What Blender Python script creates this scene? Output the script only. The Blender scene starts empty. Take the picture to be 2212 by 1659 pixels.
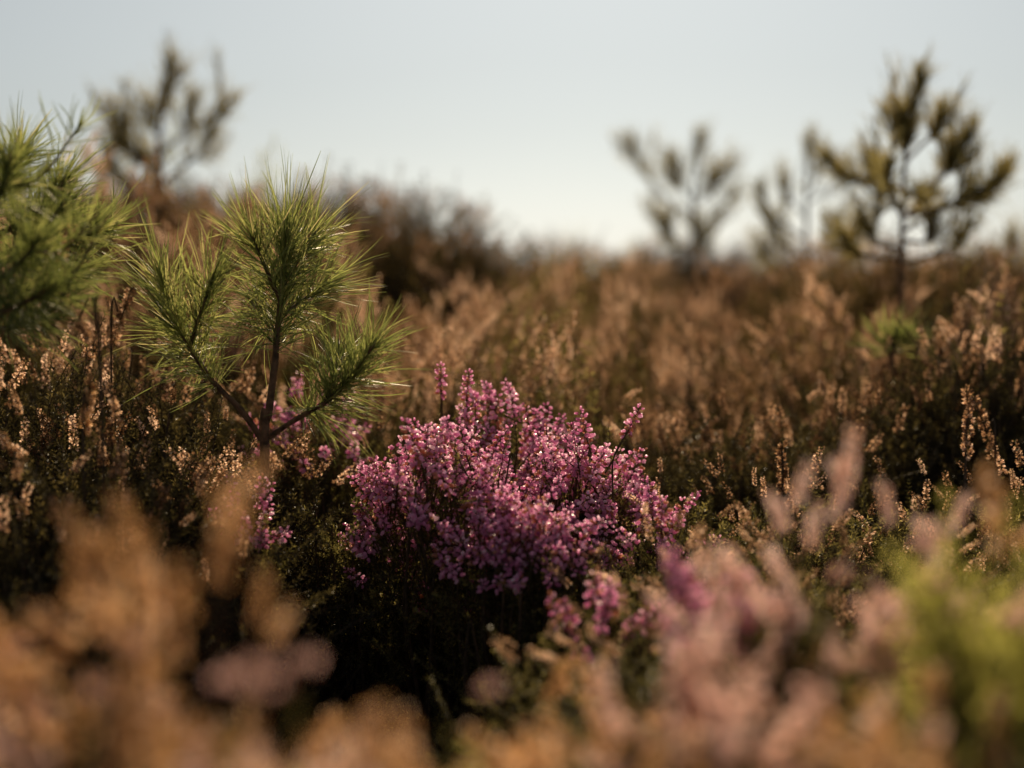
import bpy, math
import numpy as np
from mathutils import Vector, Matrix

# ------------------------------------------------------------------ camera, light, exposure
SC = bpy.context.scene
COL = SC.collection
R = math.radians
CAM_Z = 0.75                      # metres above the soil under the camera
LENS, SENSOR = 50.0, 36.0
W, H = 2212.0, 1659.0             # the photograph as measured
K = SENSOR / LENS / W             # metres per measured pixel at one metre
HORIZON = 600.0
PITCH = math.atan((H / 2 - HORIZON) * K)
FOCUS = 1.72

cam_d = bpy.data.cameras.new('camera')
cam_d.lens, cam_d.sensor_width, cam_d.sensor_fit = LENS, SENSOR, 'HORIZONTAL'
cam_d.clip_start, cam_d.clip_end = 0.02, 3000
cam_d.dof.use_dof = True
cam_d.dof.focus_distance = FOCUS
cam_d.dof.aperture_fstop = 1.7
cam_d.dof.aperture_blades = 0
cam = bpy.data.objects.new('camera', cam_d)
cam.location = (0, 0, CAM_Z)
cam.rotation_euler = (R(90) - PITCH, 0, 0)
COL.objects.link(cam)
SC.camera = cam

SUN_EL, SUN_AZ = R(35), R(4)      # azimuth from straight ahead, positive to the right
world = bpy.data.worlds.new('World')
SC.world = world
world.use_nodes = True
wn, wl = world.node_tree.nodes, world.node_tree.links
sky = wn.new('ShaderNodeTexSky')
sky.sky_type = 'NISHITA'
sky.sun_disc = False
sky.sun_elevation = SUN_EL
sky.sun_rotation = SUN_AZ
sky.altitude = 50
sky.air_density = 1.0
sky.dust_density = 1.3
sky.ozone_density = 2.0
hsv = wn.new('ShaderNodeHueSaturation')
hsv.inputs['Saturation'].default_value = 0.32
wl.new(sky.outputs[0], hsv.inputs['Color'])
bg = wn['Background']
grade = wn.new('ShaderNodeMix')          # the film's slightly teal rendering of the whole sky
grade.data_type, grade.blend_type = 'RGBA', 'MULTIPLY'
grade.inputs[0].default_value = 1.0
grade.inputs[7].default_value = (0.96, 1.0, 0.985, 1)
wl.new(hsv.outputs[0], grade.inputs[6])
wl.new(grade.outputs[2], bg.inputs['Color'])
bg.inputs['Strength'].default_value = 0.05

sun_d = bpy.data.lights.new('sun', 'SUN')
sun_d.energy = 5.0
sun_d.angle = R(0.5)
sun_d.color = (1.0, 0.78, 0.50)
sun = bpy.data.objects.new('sun', sun_d)
COL.objects.link(sun)
to_sun = Vector((math.sin(SUN_AZ) * math.cos(SUN_EL), math.cos(SUN_AZ) * math.cos(SUN_EL), math.sin(SUN_EL)))
sun.rotation_euler = to_sun.to_track_quat('Z', 'Y').to_euler()
sun.location = to_sun * 40

vs = SC.view_settings
vs.view_transform, vs.look, vs.gamma = 'Standard', 'None', 1.0
vs.use_curve_mapping = False
vs.exposure = 0.26
cy = SC.cycles
cy.use_denoising = True
cy.denoiser = 'OPENIMAGEDENOISE'
cy.use_adaptive_sampling = False
cy.max_bounces, cy.diffuse_bounces, cy.glossy_bounces = 4, 4, 1
cy.transmission_bounces, cy.transparent_max_bounces = 4, 4
cy.debug_use_spatial_splits = False
cy.sample_clamp_indirect = 4
cy.sample_clamp_direct = 0

# ------------------------------------------------------------------ helpers
CP, SP = math.cos(PITCH), math.sin(PITCH)


def at(px, py, d):
    """world point that stands at depth d (metres) and is measured at (px, py) in the photograph"""
    r, u = (px - W / 2) * K * d, (H / 2 - py) * K * d
    return np.array((r, d * CP + u * SP, CAM_Z - d * SP + u * CP))


def terrain(x, y):
    z = 0.035 * np.sin(2.1 * x + 0.7) * np.sin(1.7 * y + 0.3) + 0.02 * np.sin(4.3 * x + 1.1 * y)
    t = np.clip((np.hypot(x, y) - 2.0) / 6.0, 0, 1)
    return z + 0.12 * t * t * (3 - 2 * t)


def unit(v):
    return v / np.maximum(np.linalg.norm(v, axis=-1, keepdims=True), 1e-9)


def frames(d, rng=None):
    """rotation matrices whose z axis is d, rolled at random"""
    d = unit(np.atleast_2d(d))
    ref = np.where(np.abs(d[:, 2:3]) > 0.95, np.array([[1.0, 0, 0]]), np.array([[0, 0, 1.0]]))
    x = unit(np.cross(ref, d))
    y = np.cross(d, x)
    if rng is not None:
        a = rng.uniform(0, 2 * np.pi, len(d))[:, None]
        x, y = x * np.cos(a) + y * np.sin(a), -x * np.sin(a) + y * np.cos(a)
    return np.stack([x, y, d], axis=-1)


class Geo:
    def __init__(self):
        self.v, self.f, self.m, self.t, self.n = [], [], [], [], 0

    def add(self, v, f, mat=0, tint=0.5):
        v = np.asarray(v, float).reshape(-1, 3)
        f = np.asarray(f, np.int64).reshape(-1, 3)
        self.v.append(v)
        self.f.append(f + self.n)
        self.m.append(np.broadcast_to(np.asarray(mat), (len(f),)).copy())
        self.t.append(np.broadcast_to(np.asarray(tint, float), (len(v),)).copy())
        self.n += len(v)

    def pack(self):
        return (np.concatenate(self.v), np.concatenate(self.f), np.concatenate(self.m), np.concatenate(self.t))

    def add_many(self, tpl, pos, rot, scale, tint=None):
        """copies of a template at pos (n,3), rot (n,3,3), scale (n,)"""
        v, f, m, t = tpl
        n = len(pos)
        if n == 0:
            return
        vv = np.einsum('nij,vj->nvi', rot, v) * np.asarray(scale).reshape(-1, 1, 1) + pos[:, None, :]
        ff = f[None] + (np.arange(n) * len(v))[:, None, None]
        tt = np.tile(t, n) if tint is None else np.clip(t[None] + (tint[:, None] - 0.5), 0, 1).ravel()
        self.add(vv.reshape(-1, 3), ff.reshape(-1, 3), np.tile(m, n), tt)

    def mesh(self, name, mats, smooth=False):
        v, f, m, t = self.pack()
        me = bpy.data.meshes.new(name)
        me.vertices.add(len(v))
        me.vertices.foreach_set('co', v.astype(np.float32).ravel())
        me.loops.add(len(f) * 3)
        me.loops.foreach_set('vertex_index', f.astype(np.int32).ravel())
        me.polygons.add(len(f))
        me.polygons.foreach_set('loop_start', np.arange(0, len(f) * 3, 3, dtype=np.int32))
        me.polygons.foreach_set('loop_total', np.full(len(f), 3, np.int32))
        me.polygons.foreach_set('material_index', m.astype(np.int32))
        me.polygons.foreach_set('use_smooth', np.full(len(f), smooth))
        a = me.attributes.new('tint', 'FLOAT', 'POINT')
        a.data.foreach_set('value', t.astype(np.float32))
        for x in mats:
            me.materials.append(x)
        me.update(calc_edges=True)
        return me


def link(name, data, parent=None, loc=None, rot=None, scale=None):
    o = bpy.data.objects.new(name, data)
    COL.objects.link(o)
    if parent is not None:
        o.parent = parent
    if loc is not None:
        o.location = loc
    if rot is not None:
        o.rotation_euler = rot
    if scale is not None:
        o.scale = (scale,) * 3 if np.isscalar(scale) else scale
    return o


def tag(o, label, cat, group=None, kind=None):
    if label:
        o['label'] = label
    if cat:
        o['category'] = cat
    if group:
        o['group'] = group
    if kind:
        o['kind'] = kind
    return o


def spline(pts, n):
    """Catmull-Rom through pts"""
    p = np.asarray(pts, float)
    p = np.vstack([2 * p[0] - p[1], p, 2 * p[-1] - p[-2]])
    segs = len(p) - 3
    t = np.linspace(0, segs - 1e-6, n)
    i = t.astype(int)
    u = (t - i)[:, None]
    a, b, c, d = p[i], p[i + 1], p[i + 2], p[i + 3]
    return 0.5 * (2 * b + (c - a) * u + (2 * a - 5 * b + 4 * c - d) * u * u + (3 * b - a - 3 * c + d) * u ** 3)


def tube(g, path, rad, sides=5, mat=0, tint=0.5, rough=0.0, rng=None):
    p = np.asarray(path, float)
    n = len(p)
    rad = np.broadcast_to(rad, (n,))
    tan = unit(np.gradient(p, axis=0))
    fr = frames(tan)
    for i in range(1, n):                      # untwist
        x = fr[i - 1][:, 0] - tan[i] * np.dot(fr[i - 1][:, 0], tan[i])
        x /= max(np.linalg.norm(x), 1e-9)
        fr[i] = np.stack([x, np.cross(tan[i], x), tan[i]], axis=-1)
    a = np.linspace(0, 2 * np.pi, sides, endpoint=False)
    rr = np.repeat(rad[:, None], sides, 1)
    if rough and rng is not None:
        rr = rr * (1 + rough * rng.uniform(-1, 1, rr.shape))
    v = p[:, None] + fr[:, None, :, 0] * (np.cos(a) * rr)[..., None] + fr[:, None, :, 1] * (np.sin(a) * rr)[..., None]
    f = []
    for i in range(n - 1):
        for j in range(sides):
            k = (j + 1) % sides
            A, B, C, D = i * sides + j, i * sides + k, (i + 1) * sides + k, (i + 1) * sides + j
            f += [(A, B, C), (A, C, D)]
    for j in range(1, sides - 1):
        f.append(((n - 1) * sides, (n - 1) * sides + j, (n - 1) * sides + j + 1))
    g.add(v.reshape(-1, 3), f, mat, tint)


# ------------------------------------------------------------------ materials
def mat_plant(name, ramp, trans=0.45, rough=0.5, spec=0.4, tgain=1.3, vary=0.12):
    """thin plant tissue: reflects from one side, lets warm light through from the other"""
    m = bpy.data.materials.new(name)
    m.use_nodes = True
    nt = m.node_tree
    N, L = nt.nodes, nt.links
    out = N['Material Output']
    pr = N['Principled BSDF']
    at_ = N.new('ShaderNodeAttribute')
    at_.attribute_name = 'tint'
    info = N.new('ShaderNodeObjectInfo')
    ad = N.new('ShaderNodeMath')
    ad.operation = 'MULTIPLY_ADD'
    L.new(info.outputs['Random'], ad.inputs[0])
    ad.inputs[1].default_value = vary * 2
    L.new(at_.outputs['Fac'], ad.inputs[2])
    sb = N.new('ShaderNodeMath')
    sb.operation = 'SUBTRACT'
    L.new(ad.outputs[0], sb.inputs[0])
    sb.inputs[1].default_value = vary
    cr = N.new('ShaderNodeValToRGB')
    el = cr.color_ramp.elements
    while len(el) < len(ramp):
        el.new(0.5)
    for e, (p, c) in zip(el, ramp):
        e.position = p
        e.color = (*c, 1)
    L.new(sb.outputs[0], cr.inputs[0])
    L.new(cr.outputs[0], pr.inputs['Base Color'])
    pr.inputs['Roughness'].default_value = rough
    pr.inputs['Specular IOR Level'].default_value = spec
    if trans > 0:
        tr = N.new('ShaderNodeBsdfTranslucent')
        gm = N.new('ShaderNodeMix')
        gm.data_type = 'RGBA'
        gm.blend_type = 'MULTIPLY'
        gm.inputs[0].default_value = 1
        L.new(cr.outputs[0], gm.inputs[6])
        gm.inputs[7].default_value = (tgain, tgain, tgain, 1)
        L.new(gm.outputs[2], tr.inputs['Color'])
        mx = N.new('ShaderNodeMixShader')
        mx.inputs[0].default_value = trans
        L.new(pr.outputs[0], mx.inputs[1])
        L.new(tr.outputs[0], mx.inputs[2])
        L.new(mx.outputs[0], out.inputs['Surface'])
    return m


def mat_bark(name, c0, c1, scale=90):
    m = bpy.data.materials.new(name)
    m.use_nodes = True
    N, L = m.node_tree.nodes, m.node_tree.links
    pr = N['Principled BSDF']
    tc = N.new('ShaderNodeTexCoord')
    nz = N.new('ShaderNodeTexNoise')
    nz.inputs['Scale'].default_value = scale
    nz.inputs['Detail'].default_value = 4
    L.new(tc.outputs['Object'], nz.inputs['Vector'])
    cr = N.new('ShaderNodeValToRGB')
    cr.color_ramp.elements[0].color = (*c0, 1)
    cr.color_ramp.elements[1].color = (*c1, 1)
    cr.color_ramp.elements[0].position = 0.35
    cr.color_ramp.elements[1].position = 0.7
    L.new(nz.outputs['Fac'], cr.inputs[0])
    L.new(cr.outputs[0], pr.inputs['Base Color'])
    bp = N.new('ShaderNodeBump')
    bp.inputs['Strength'].default_value = 0.6
    bp.inputs['Distance'].default_value = 0.002
    L.new(nz.outputs['Fac'], bp.inputs['Height'])
    L.new(bp.outputs[0], pr.inputs['Normal'])
    pr.inputs['Roughness'].default_value = 0.75
    pr.inputs['Specular IOR Level'].default_value = 0.3
    return m


M = {}
M['needle'] = mat_plant('pine_needle', [(0, (.05, .065, .018)), (.45, (.15, .175, .046)), (.8, (.29, .30, .09)), (1, (.42, .36, .16))], .55, .38, .6, 1.8)
M['far_needle'] = mat_plant('dull_pine_needle', [(0, (.10, .09, .032)), (.5, (.21, .18, .065)), (1, (.34, .27, .11))], .6, .4, .45, 1.6)
M['bark'] = mat_bark('pine_bark', (.05, .028, .014), (.2, .11, .06))
M['twig'] = mat_bark('heather_wood', (.03, .018, .01), (.11, .065, .035), 140)
M['bud'] = mat_plant('pine_bud', [(0, (.10, .045, .02)), (1, (.22, .11, .05))], 0, .5, .4)
M['leaf'] = mat_plant('heather_leaf', [(0, (.017, .016, .006)), (.5, (.078, .068, .019)), (.8, (.19, .16, .047)), (1, (.33, .27, .085))], .52, .42, .4, 1.6)
M['leaf_dry'] = mat_plant('dull_heather_leaf', [(0, (.014, .011, .005)), (.5, (.05, .038, .012)), (.8, (.13, .09, .03)), (1, (.22, .15, .05))], .5, .42, .4, 1.5, .16)
M['leaf_shaded'] = mat_plant('shade_toned_heather_leaf', [(0, (.012, .010, .005)), (.5, (.042, .034, .012)), (.8, (.1, .08, .028)), (1, (.2, .15, .05))], .48, .4, .45, 1.4)  # darker copy of the heather leaf; shade on shrub faces put into its colour
M['leaf_bright'] = mat_plant('fresh_heather_leaf', [(0, (.1, .1, .018)), (.5, (.3, .29, .06)), (1, (.5, .46, .13))], .62, .42, .4, 1.7)
M['brown'] = mat_plant('spent_heather_bells', [(0, (.08, .04, .018)), (.4, (.24, .135, .072)), (.75, (.49, .305, .185)), (1, (.68, .48, .35))], .62, .5, .35, 1.6, .22)
M['tan'] = mat_plant('tan_heather_bells', [(0, (.28, .14, .05)), (.5, (.54, .31, .14)), (.8, (.64, .42, .25)), (1, (.72, .54, .42))], .62, .45, .4, 1.6, .2)
M['pale'] = mat_plant('pale_pink_heather_bells', [(0, (.54, .31, .22)), (.45, (.68, .47, .41)), (.8, (.76, .57, .55)), (1, (.84, .7, .66))], .62, .4, .45, 1.6)
M['pink'] = mat_plant('magenta_bell_flower', [(0, (.4, .12, .26)), (.4, (.67, .31, .49)), (.75, (.8, .5, .65)), (1, (.91, .72, .78))], .6, .3, .55, 1.6)
M['rust'] = mat_plant('faded_orange_bell', [(0, (.32, .12, .07)), (.5, (.5, .24, .16)), (1, (.6, .36, .27))], .55, .45, .4, 1.5)

# ------------------------------------------------------------------ plant templates (shared geometry)
rng0 = np.random.default_rng(11)


def shoot_path(L, bend, rng, n=6):
    s = np.linspace(0, 1, n)
    a = rng.uniform(0, 6.28)
    b = bend * s ** 2 * L
    return np.stack([np.cos(a) * b, np.sin(a) * b, s * L * (1 - 0.15 * bend)], 1)


def leaf_ring(g, path, t, rng, length, width, up, count, mat, tv=.25):
    """tiny heather leaves set round a stem at parameters t"""
    n = len(path) - 1
    x = np.clip(np.asarray(t), 0, .999) * n
    i = x.astype(int)
    u = (x - i)[:, None]
    p = path[i] * (1 - u) + path[i + 1] * u
    tan = unit(path[i + 1] - path[i])
    p = np.repeat(p, count, 0)
    tan = np.repeat(tan, count, 0)
    fr = frames(tan)
    a = np.tile(np.arange(count) * 2 * np.pi / count, len(t)) + np.repeat(rng.uniform(0, 6.28, len(t)), count)
    a = a + rng.uniform(-.4, .4, len(a))
    rad = fr[:, :, 0] * np.cos(a)[:, None] + fr[:, :, 1] * np.sin(a)[:, None]
    el = (up + rng.uniform(-.25, .25, len(a)))[:, None]
    d = rad * np.cos(el) + tan * np.sin(el)
    side = unit(np.cross(d, tan))
    nrm = np.cross(side, d)
    ln = (length * rng.uniform(.7, 1.25, len(a)))[:, None]
    w = width
    v = np.stack([p, p + d * ln * .5 + side * w + nrm * w * .5, p + d * ln - nrm * ln * .06, p + d * ln * .5 - side * w + nrm * w * .5], 1)
    b = (np.arange(len(a)) * 4)[:, None]
    f = np.concatenate([b + np.array([[0, 1, 2]]), b + np.array([[0, 2, 3]])])
    tt = np.repeat(np.clip(.5 + rng.normal(0, tv, len(a)), 0, 1), 4)
    g.add(v.reshape(-1, 3), f, mat, tt)


def leafy_shoot(seed, L=.11, whorls=20, length=.0062, width=.0008, side=2):
    """materials: 0 leaf, 1 stem"""
    rng = np.random.default_rng(seed)
    g = Geo()
    p = shoot_path(L, .35, rng)
    tube(g, p, np.linspace(.0008, .0004, len(p)), 3, 1)
    leaf_ring(g, p, np.linspace(.04, 1, whorls), rng, length, width, .75, 4, 0)
    for k in range(side):
        t = rng.uniform(.2, .75)
        i = int(t * 5)
        a = rng.uniform(0, 6.28)
        q0 = p[i]
        d = np.array([math.cos(a) * .75, math.sin(a) * .75, .85])
        d /= np.linalg.norm(d)
        l2 = L * rng.uniform(.2, .38)
        q = q0 + np.outer(np.linspace(0, 1, 4), d) * l2
        q[-1, 2] += l2 * .12
        tube(g, q, .0004, 3, 1)
        leaf_ring(g, q, np.linspace(.1, 1, int(whorls * .4)), rng, length * .9, width, .75, 4, 0)
    return g.pack()


def urn(length, r, sides, open_=.75):
    """bell of a heath flower, its axis along +z from the stalk to the mouth"""
    prof = [(0, .35), (.22, .95), (.52, 1.0), (.84, .62), (1.0, .62 * open_ + .35)]
    a = np.linspace(0, 2 * np.pi, sides, endpoint=False)
    v, f = [], []
    for z, q in prof:
        for x in a:
            v.append((math.cos(x) * q * r, math.sin(x) * q * r, z * length))
    for i in range(len(prof) - 1):
        for j in range(sides):
            k = (j + 1) % sides
            A, B, C, D = i * sides + j, i * sides + k, (i + 1) * sides + k, (i + 1) * sides + j
            f += [(A, B, C), (A, C, D)]
    b = len(v)
    v.append((0, 0, -.0002))
    for j in range(sides):
        f.append((b, (j + 1) % sides, j))
    return np.array(v), np.array(f)


def bead(length, r):
    """small open ling flower: four thin sepals flaring round the axis"""
    v, f = [], []
    for j in range(4):
        a = j * math.pi / 2
        ca, sa = math.cos(a), math.sin(a)
        w = .62 * r
        b = len(v)
        v += [(0, 0, 0), (ca * r * .8 - sa * w, sa * r * .8 + ca * w, length * .55), (ca * r * 1.15, sa * r * 1.15, length), (ca * r * .8 + sa * w, sa * r * .8 - ca * w, length * .55)]
        f += [(b, b + 1, b + 2), (b, b + 2, b + 3)]
    return np.array(v), np.array(f)


def bell_spike(seed, L=.027, nfl=22, rust=.12):
    """bell heather: whorls of urn flowers round the top of a thin stalk. materials 0 petal, 1 stem, 2 leaf, 3 faded"""
    rng = np.random.default_rng(seed)
    g = Geo()
    p = shoot_path(L + .05, .25, rng, 8)
    tube(g, p, np.linspace(.0009, .0005, 8), 4, 1)
    leaf_ring(g, p, np.linspace(.03, .62, 15), rng, .0058, .0007, .8, 3, 2)
    fr0 = .05 / (L + .05)
    for k in range(nfl):
        t = fr0 + (1 - fr0) * ((k + .5) / nfl) ** .9
        x = min(t, .999) * 7
        i = int(x)
        q = p[i] * (1 - (x - i)) + p[i + 1] * (x - i)
        a = k * 2.4 + rng.uniform(-.4, .4)
        el = rng.uniform(-.75, .25) + .9 * max(0, t - .75) / .25 * .9
        d = np.array([math.cos(a) * math.cos(el), math.sin(a) * math.cos(el), math.sin(el)])
        s = rng.uniform(.8, 1.15) * (1 - .35 * max(0, t - .8) / .2)
        st = q + d * .003 + np.array([0, 0, .0008])
        tube(g, np.array([q, st]), .0003, 3, 1)
        v, f = urn(.0060 * s, .0021 * s, 6)
        v = v @ frames(d)[0].T + st
        g.add(v, f, 3 if rng.random() < rust else 0, np.clip(.55 + rng.normal(0, .22), 0, 1))
        leaf_ring(g, np.array([st - d * .001, st + d * .003]), [.1], rng, .0026, .0005, .9, 4, 2)
    return g.pack()


def ling_spike(seed, L=.042, nb=30, size=.0042, low=False):
    """ling heather: a slender spire of small bells. materials 0 bell, 1 stem, 2 leaf"""
    rng = np.random.default_rng(seed)
    g = Geo()
    p = shoot_path(L, .3, rng, 6)
    tube(g, p, np.linspace(.0007, .0004, 6), 3, 1)
    if not low:
        leaf_ring(g, p, np.linspace(.03, .95, 8), rng, .004, .0007, .8, 3, 2)
    for k in range(nb):
        t = .16 + .84 * (k + .5) / nb
        x = min(t, .999) * 5
        i = int(x)
        q = p[i] * (1 - (x - i)) + p[i + 1] * (x - i)
        a = k * 2.4 + rng.uniform(-.5, .5)
        el = rng.uniform(-.2, .7)
        d = np.array([math.cos(a) * math.cos(el), math.sin(a) * math.cos(el), math.sin(el)])
        s = size * rng.uniform(.75, 1.2) * (1.1 - .45 * t)
        v, f = bead(s, s * .55)
        v = v @ frames(d, rng)[0].T + q + d * rng.uniform(.0008, .003)
        g.add(v, f, 0, np.clip(.5 + rng.normal(0, .25), 0, 1))
    return g.pack()


LEAFY = [leafy_shoot(100 + i) for i in range(4)]
LEAFY_LOW = [leafy_shoot(120 + i, .12, 12, .0095, .0013, 1) for i in range(3)]
LING = [ling_spike(140 + i) for i in range(4)]
LING_LOW = [ling_spike(160 + i, .085, 20, .0058, True) for i in range(4)]
BELL = [bell_spike(180 + i) for i in range(6)] + [bell_spike(190, .018, 13, .05), bell_spike(191, .042, 30, .35)]


def spike_mesh(tpl, name, mats):
    g = Geo()
    g.add(*tpl)
    return g.mesh(name, mats)


BELL_MESH = [spike_mesh(t, 'bell_flower_spike', [M['pink'], M['twig'], M['leaf'], M['rust']]) for t in BELL]
LING_MESH = {k: [spike_mesh(t, 'ling_flower_spike', [M[k], M['twig'], M['leaf_dry']]) for t in LING] for k in ('brown', 'tan', 'pale')}


# ------------------------------------------------------------------ heather shrubs
def canopy_points(rng, n, Hh, Rr, depth, lumps, rmax=1.0, amp=.11, power=3.6):
    """points through the rounded top of a shrub, with the direction a shoot takes there"""
    a = rng.uniform(0, 6.28, n)
    r = np.sqrt(rng.uniform(0, 1, n)) * rmax
    x, y = r * np.cos(a), r * np.sin(a)
    lump = sum(w * np.cos(fx * x + fy * y + ph) for w, fx, fy, ph in lumps)
    drop = min(.40, .75 * Rr / Hh)
    top = Hh * (1 - drop * r ** power) + min(Hh, 2.4 * Rr) * amp * lump
    z = top - depth * rng.uniform(0, 1, n) ** 1.0
    pos = np.stack([x * Rr * (1 + .1 * lump), y * Rr * (1 + .1 * lump), z], 1)
    d = np.stack([x * .75, y * .75, np.ones(n) * 1.0], 1) + rng.normal(0, .22, (n, 3))
    return pos, unit(d)


def make_lumps(rng):
    return [(rng.uniform(.4, .9), rng.normal(0, 3.2), rng.normal(0, 3.2), rng.uniform(0, 6.28)) for _ in range(4)] + [(rng.uniform(.2, .4), rng.normal(0, 9), rng.normal(0, 9), rng.uniform(0, 6.28)) for _ in range(3)]


def stems_geo(rng, Hh, Rr, n, lumps, rad=.0035):
    g = Geo()
    pos, _ = canopy_points(rng, n, Hh * .93, Rr * .92, Hh * .15, lumps)
    for q in pos:
        b = np.array([q[0] * .12, q[1] * .12, -.03])
        m1 = np.array([q[0] * .45 + rng.normal(0, .012), q[1] * .45 + rng.normal(0, .012), q[2] * .4])
        m2 = np.array([q[0] * .8 + rng.normal(0, .012), q[1] * .8 + rng.normal(0, .012), q[2] * .74])
        tube(g, spline([b, m1, m2, q], 7), np.linspace(rad, rad * .25, 7), 4, 0, rng.uniform(.2, .8))
    return g


def shrub_meshes(seed, Hh, Rr, n_leaf, n_spike, bell='brown', leaf='leaf_dry', low=True, depth=.5, n_stem=36, power=3.6, amp=.09, boost=1.0):
    """stems, foliage and joined spent flower spires of one heather shrub, base at the origin"""
    rng = np.random.default_rng(seed)
    lumps = make_lumps(rng)
    st = stems_geo(rng, Hh, Rr, n_stem, lumps)
    fo = Geo()
    T = LEAFY_LOW if low else LEAFY
    L0 = .11
    for i, t in enumerate(T):
        n = n_leaf // len(T)
        pos, d = canopy_points(rng, n, Hh - .02, Rr, Hh * depth, lumps, power=power, amp=amp)
        fo.add_many(t, pos - d * L0 * boost * .9, frames(d, rng), boost * rng.uniform(.75, 1.2, n), rng.uniform(.3, .7, n))
    fl = None
    if n_spike:
        fl = Geo()
        S = LING_LOW if low else LING
        for i, t in enumerate(S):
            n = n_spike // len(S)
            pos, d = canopy_points(rng, n, Hh + .03, Rr, .06, lumps, .72 if low else .8, power=power, amp=amp)
            clump = .5 + .35 * np.sin(pos[:, 0] * 22 + seed) * np.cos(pos[:, 1] * 19 + seed * 2)
            if low:                           # flowering tips come in patches, bare dark shoots between
                keep = (np.sin(pos[:, 0] * 31 + seed) + np.cos(pos[:, 1] * 27 + seed * 3) + .8 * np.sin(pos[:, 0] * 13 - pos[:, 1] * 17) + rng.normal(0, .35, n)) > .4
                pos, d, clump = pos[keep], d[keep], clump[keep] - .05
                n = len(pos)
            fl.add_many(t, pos - d * (.05 if low else .03), frames(d, rng), rng.uniform(*((.4, .8) if low else (.6, 1.1)), n), np.clip(clump + rng.normal(0, .24, n), .02, .98))
        fl_z = fl.pack()[0][:, 2]
        fl = fl.mesh('spent_flowers', [M[bell], M['twig'], M[leaf]])
    zt = float(np.percentile((fl_z if n_spike else fo.pack()[0][:, 2]), 98.5))
    return st.mesh('stems', [M['twig']]), fo.mesh('foliage', [M[leaf], M['twig']]), fl, lumps, zt


def place_shrub(meshes, name, label, group, loc, rotz, scale, cat='shrub'):
    t = link(name, None, None, loc, (0, 0, rotz), scale)
    t.empty_display_size = .1
    tag(t, label, cat, group)
    s = link('stems', meshes[0], t)
    f = link('foliage', meshes[1], t)
    f['kind'] = 'stuff'
    s['kind'] = 'stuff'
    if meshes[2] is not None:
        d = link('spent_flowers', meshes[2], t)
        d['kind'] = 'stuff'
    return t


def spikes_on(shrub, meshes, n, rng, Hh, Rr, lumps, name='flower_spike', size=(.8, 1.2), power=3.6, sink=.085):
    """single flower spikes, each a part of its shrub"""
    pos, d = canopy_points(rng, n, Hh + .03, Rr, Hh * .1, lumps, 1.0, .07, power)
    for p, q in zip(pos, d):
        s = rng.uniform(*size)
        m = Matrix(frames(q[None], rng)[0].tolist()).to_euler()
        link(name, meshes[rng.integers(len(meshes))], shrub, tuple(p - q * sink * s), m, s)


# ------------------------------------------------------------------ ground
def build_ground():
    g = Geo()
    rr = np.concatenate([[0], np.geomspace(.15, 900, 60)])
    aa = np.linspace(0, 2 * np.pi, 120, endpoint=False)
    x = np.outer(rr, np.cos(aa))
    y = np.outer(rr, np.sin(aa))
    z = terrain(x, y) - np.clip(np.hypot(x, y) - 12, 0, None) * .012
    v = np.stack([x, y, z], -1).reshape(-1, 3)
    f = []
    n = len(aa)
    for i in range(len(rr) - 1):
        for j in range(n):
            k = (j + 1) % n
            A, B, C, D = i * n + j, i * n + k, (i + 1) * n + k, (i + 1) * n + j
            f += [(A, D, C), (A, C, B)]
    g.add(v, f)
    m = mat_bark('peaty_soil', (.018, .013, .008), (.07, .05, .03), 14)
    o = link('ground', g.mesh('ground', [m], True))
    tag(o, 'dark peaty soil and litter under the heather', None, None, 'structure')


build_ground()


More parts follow.
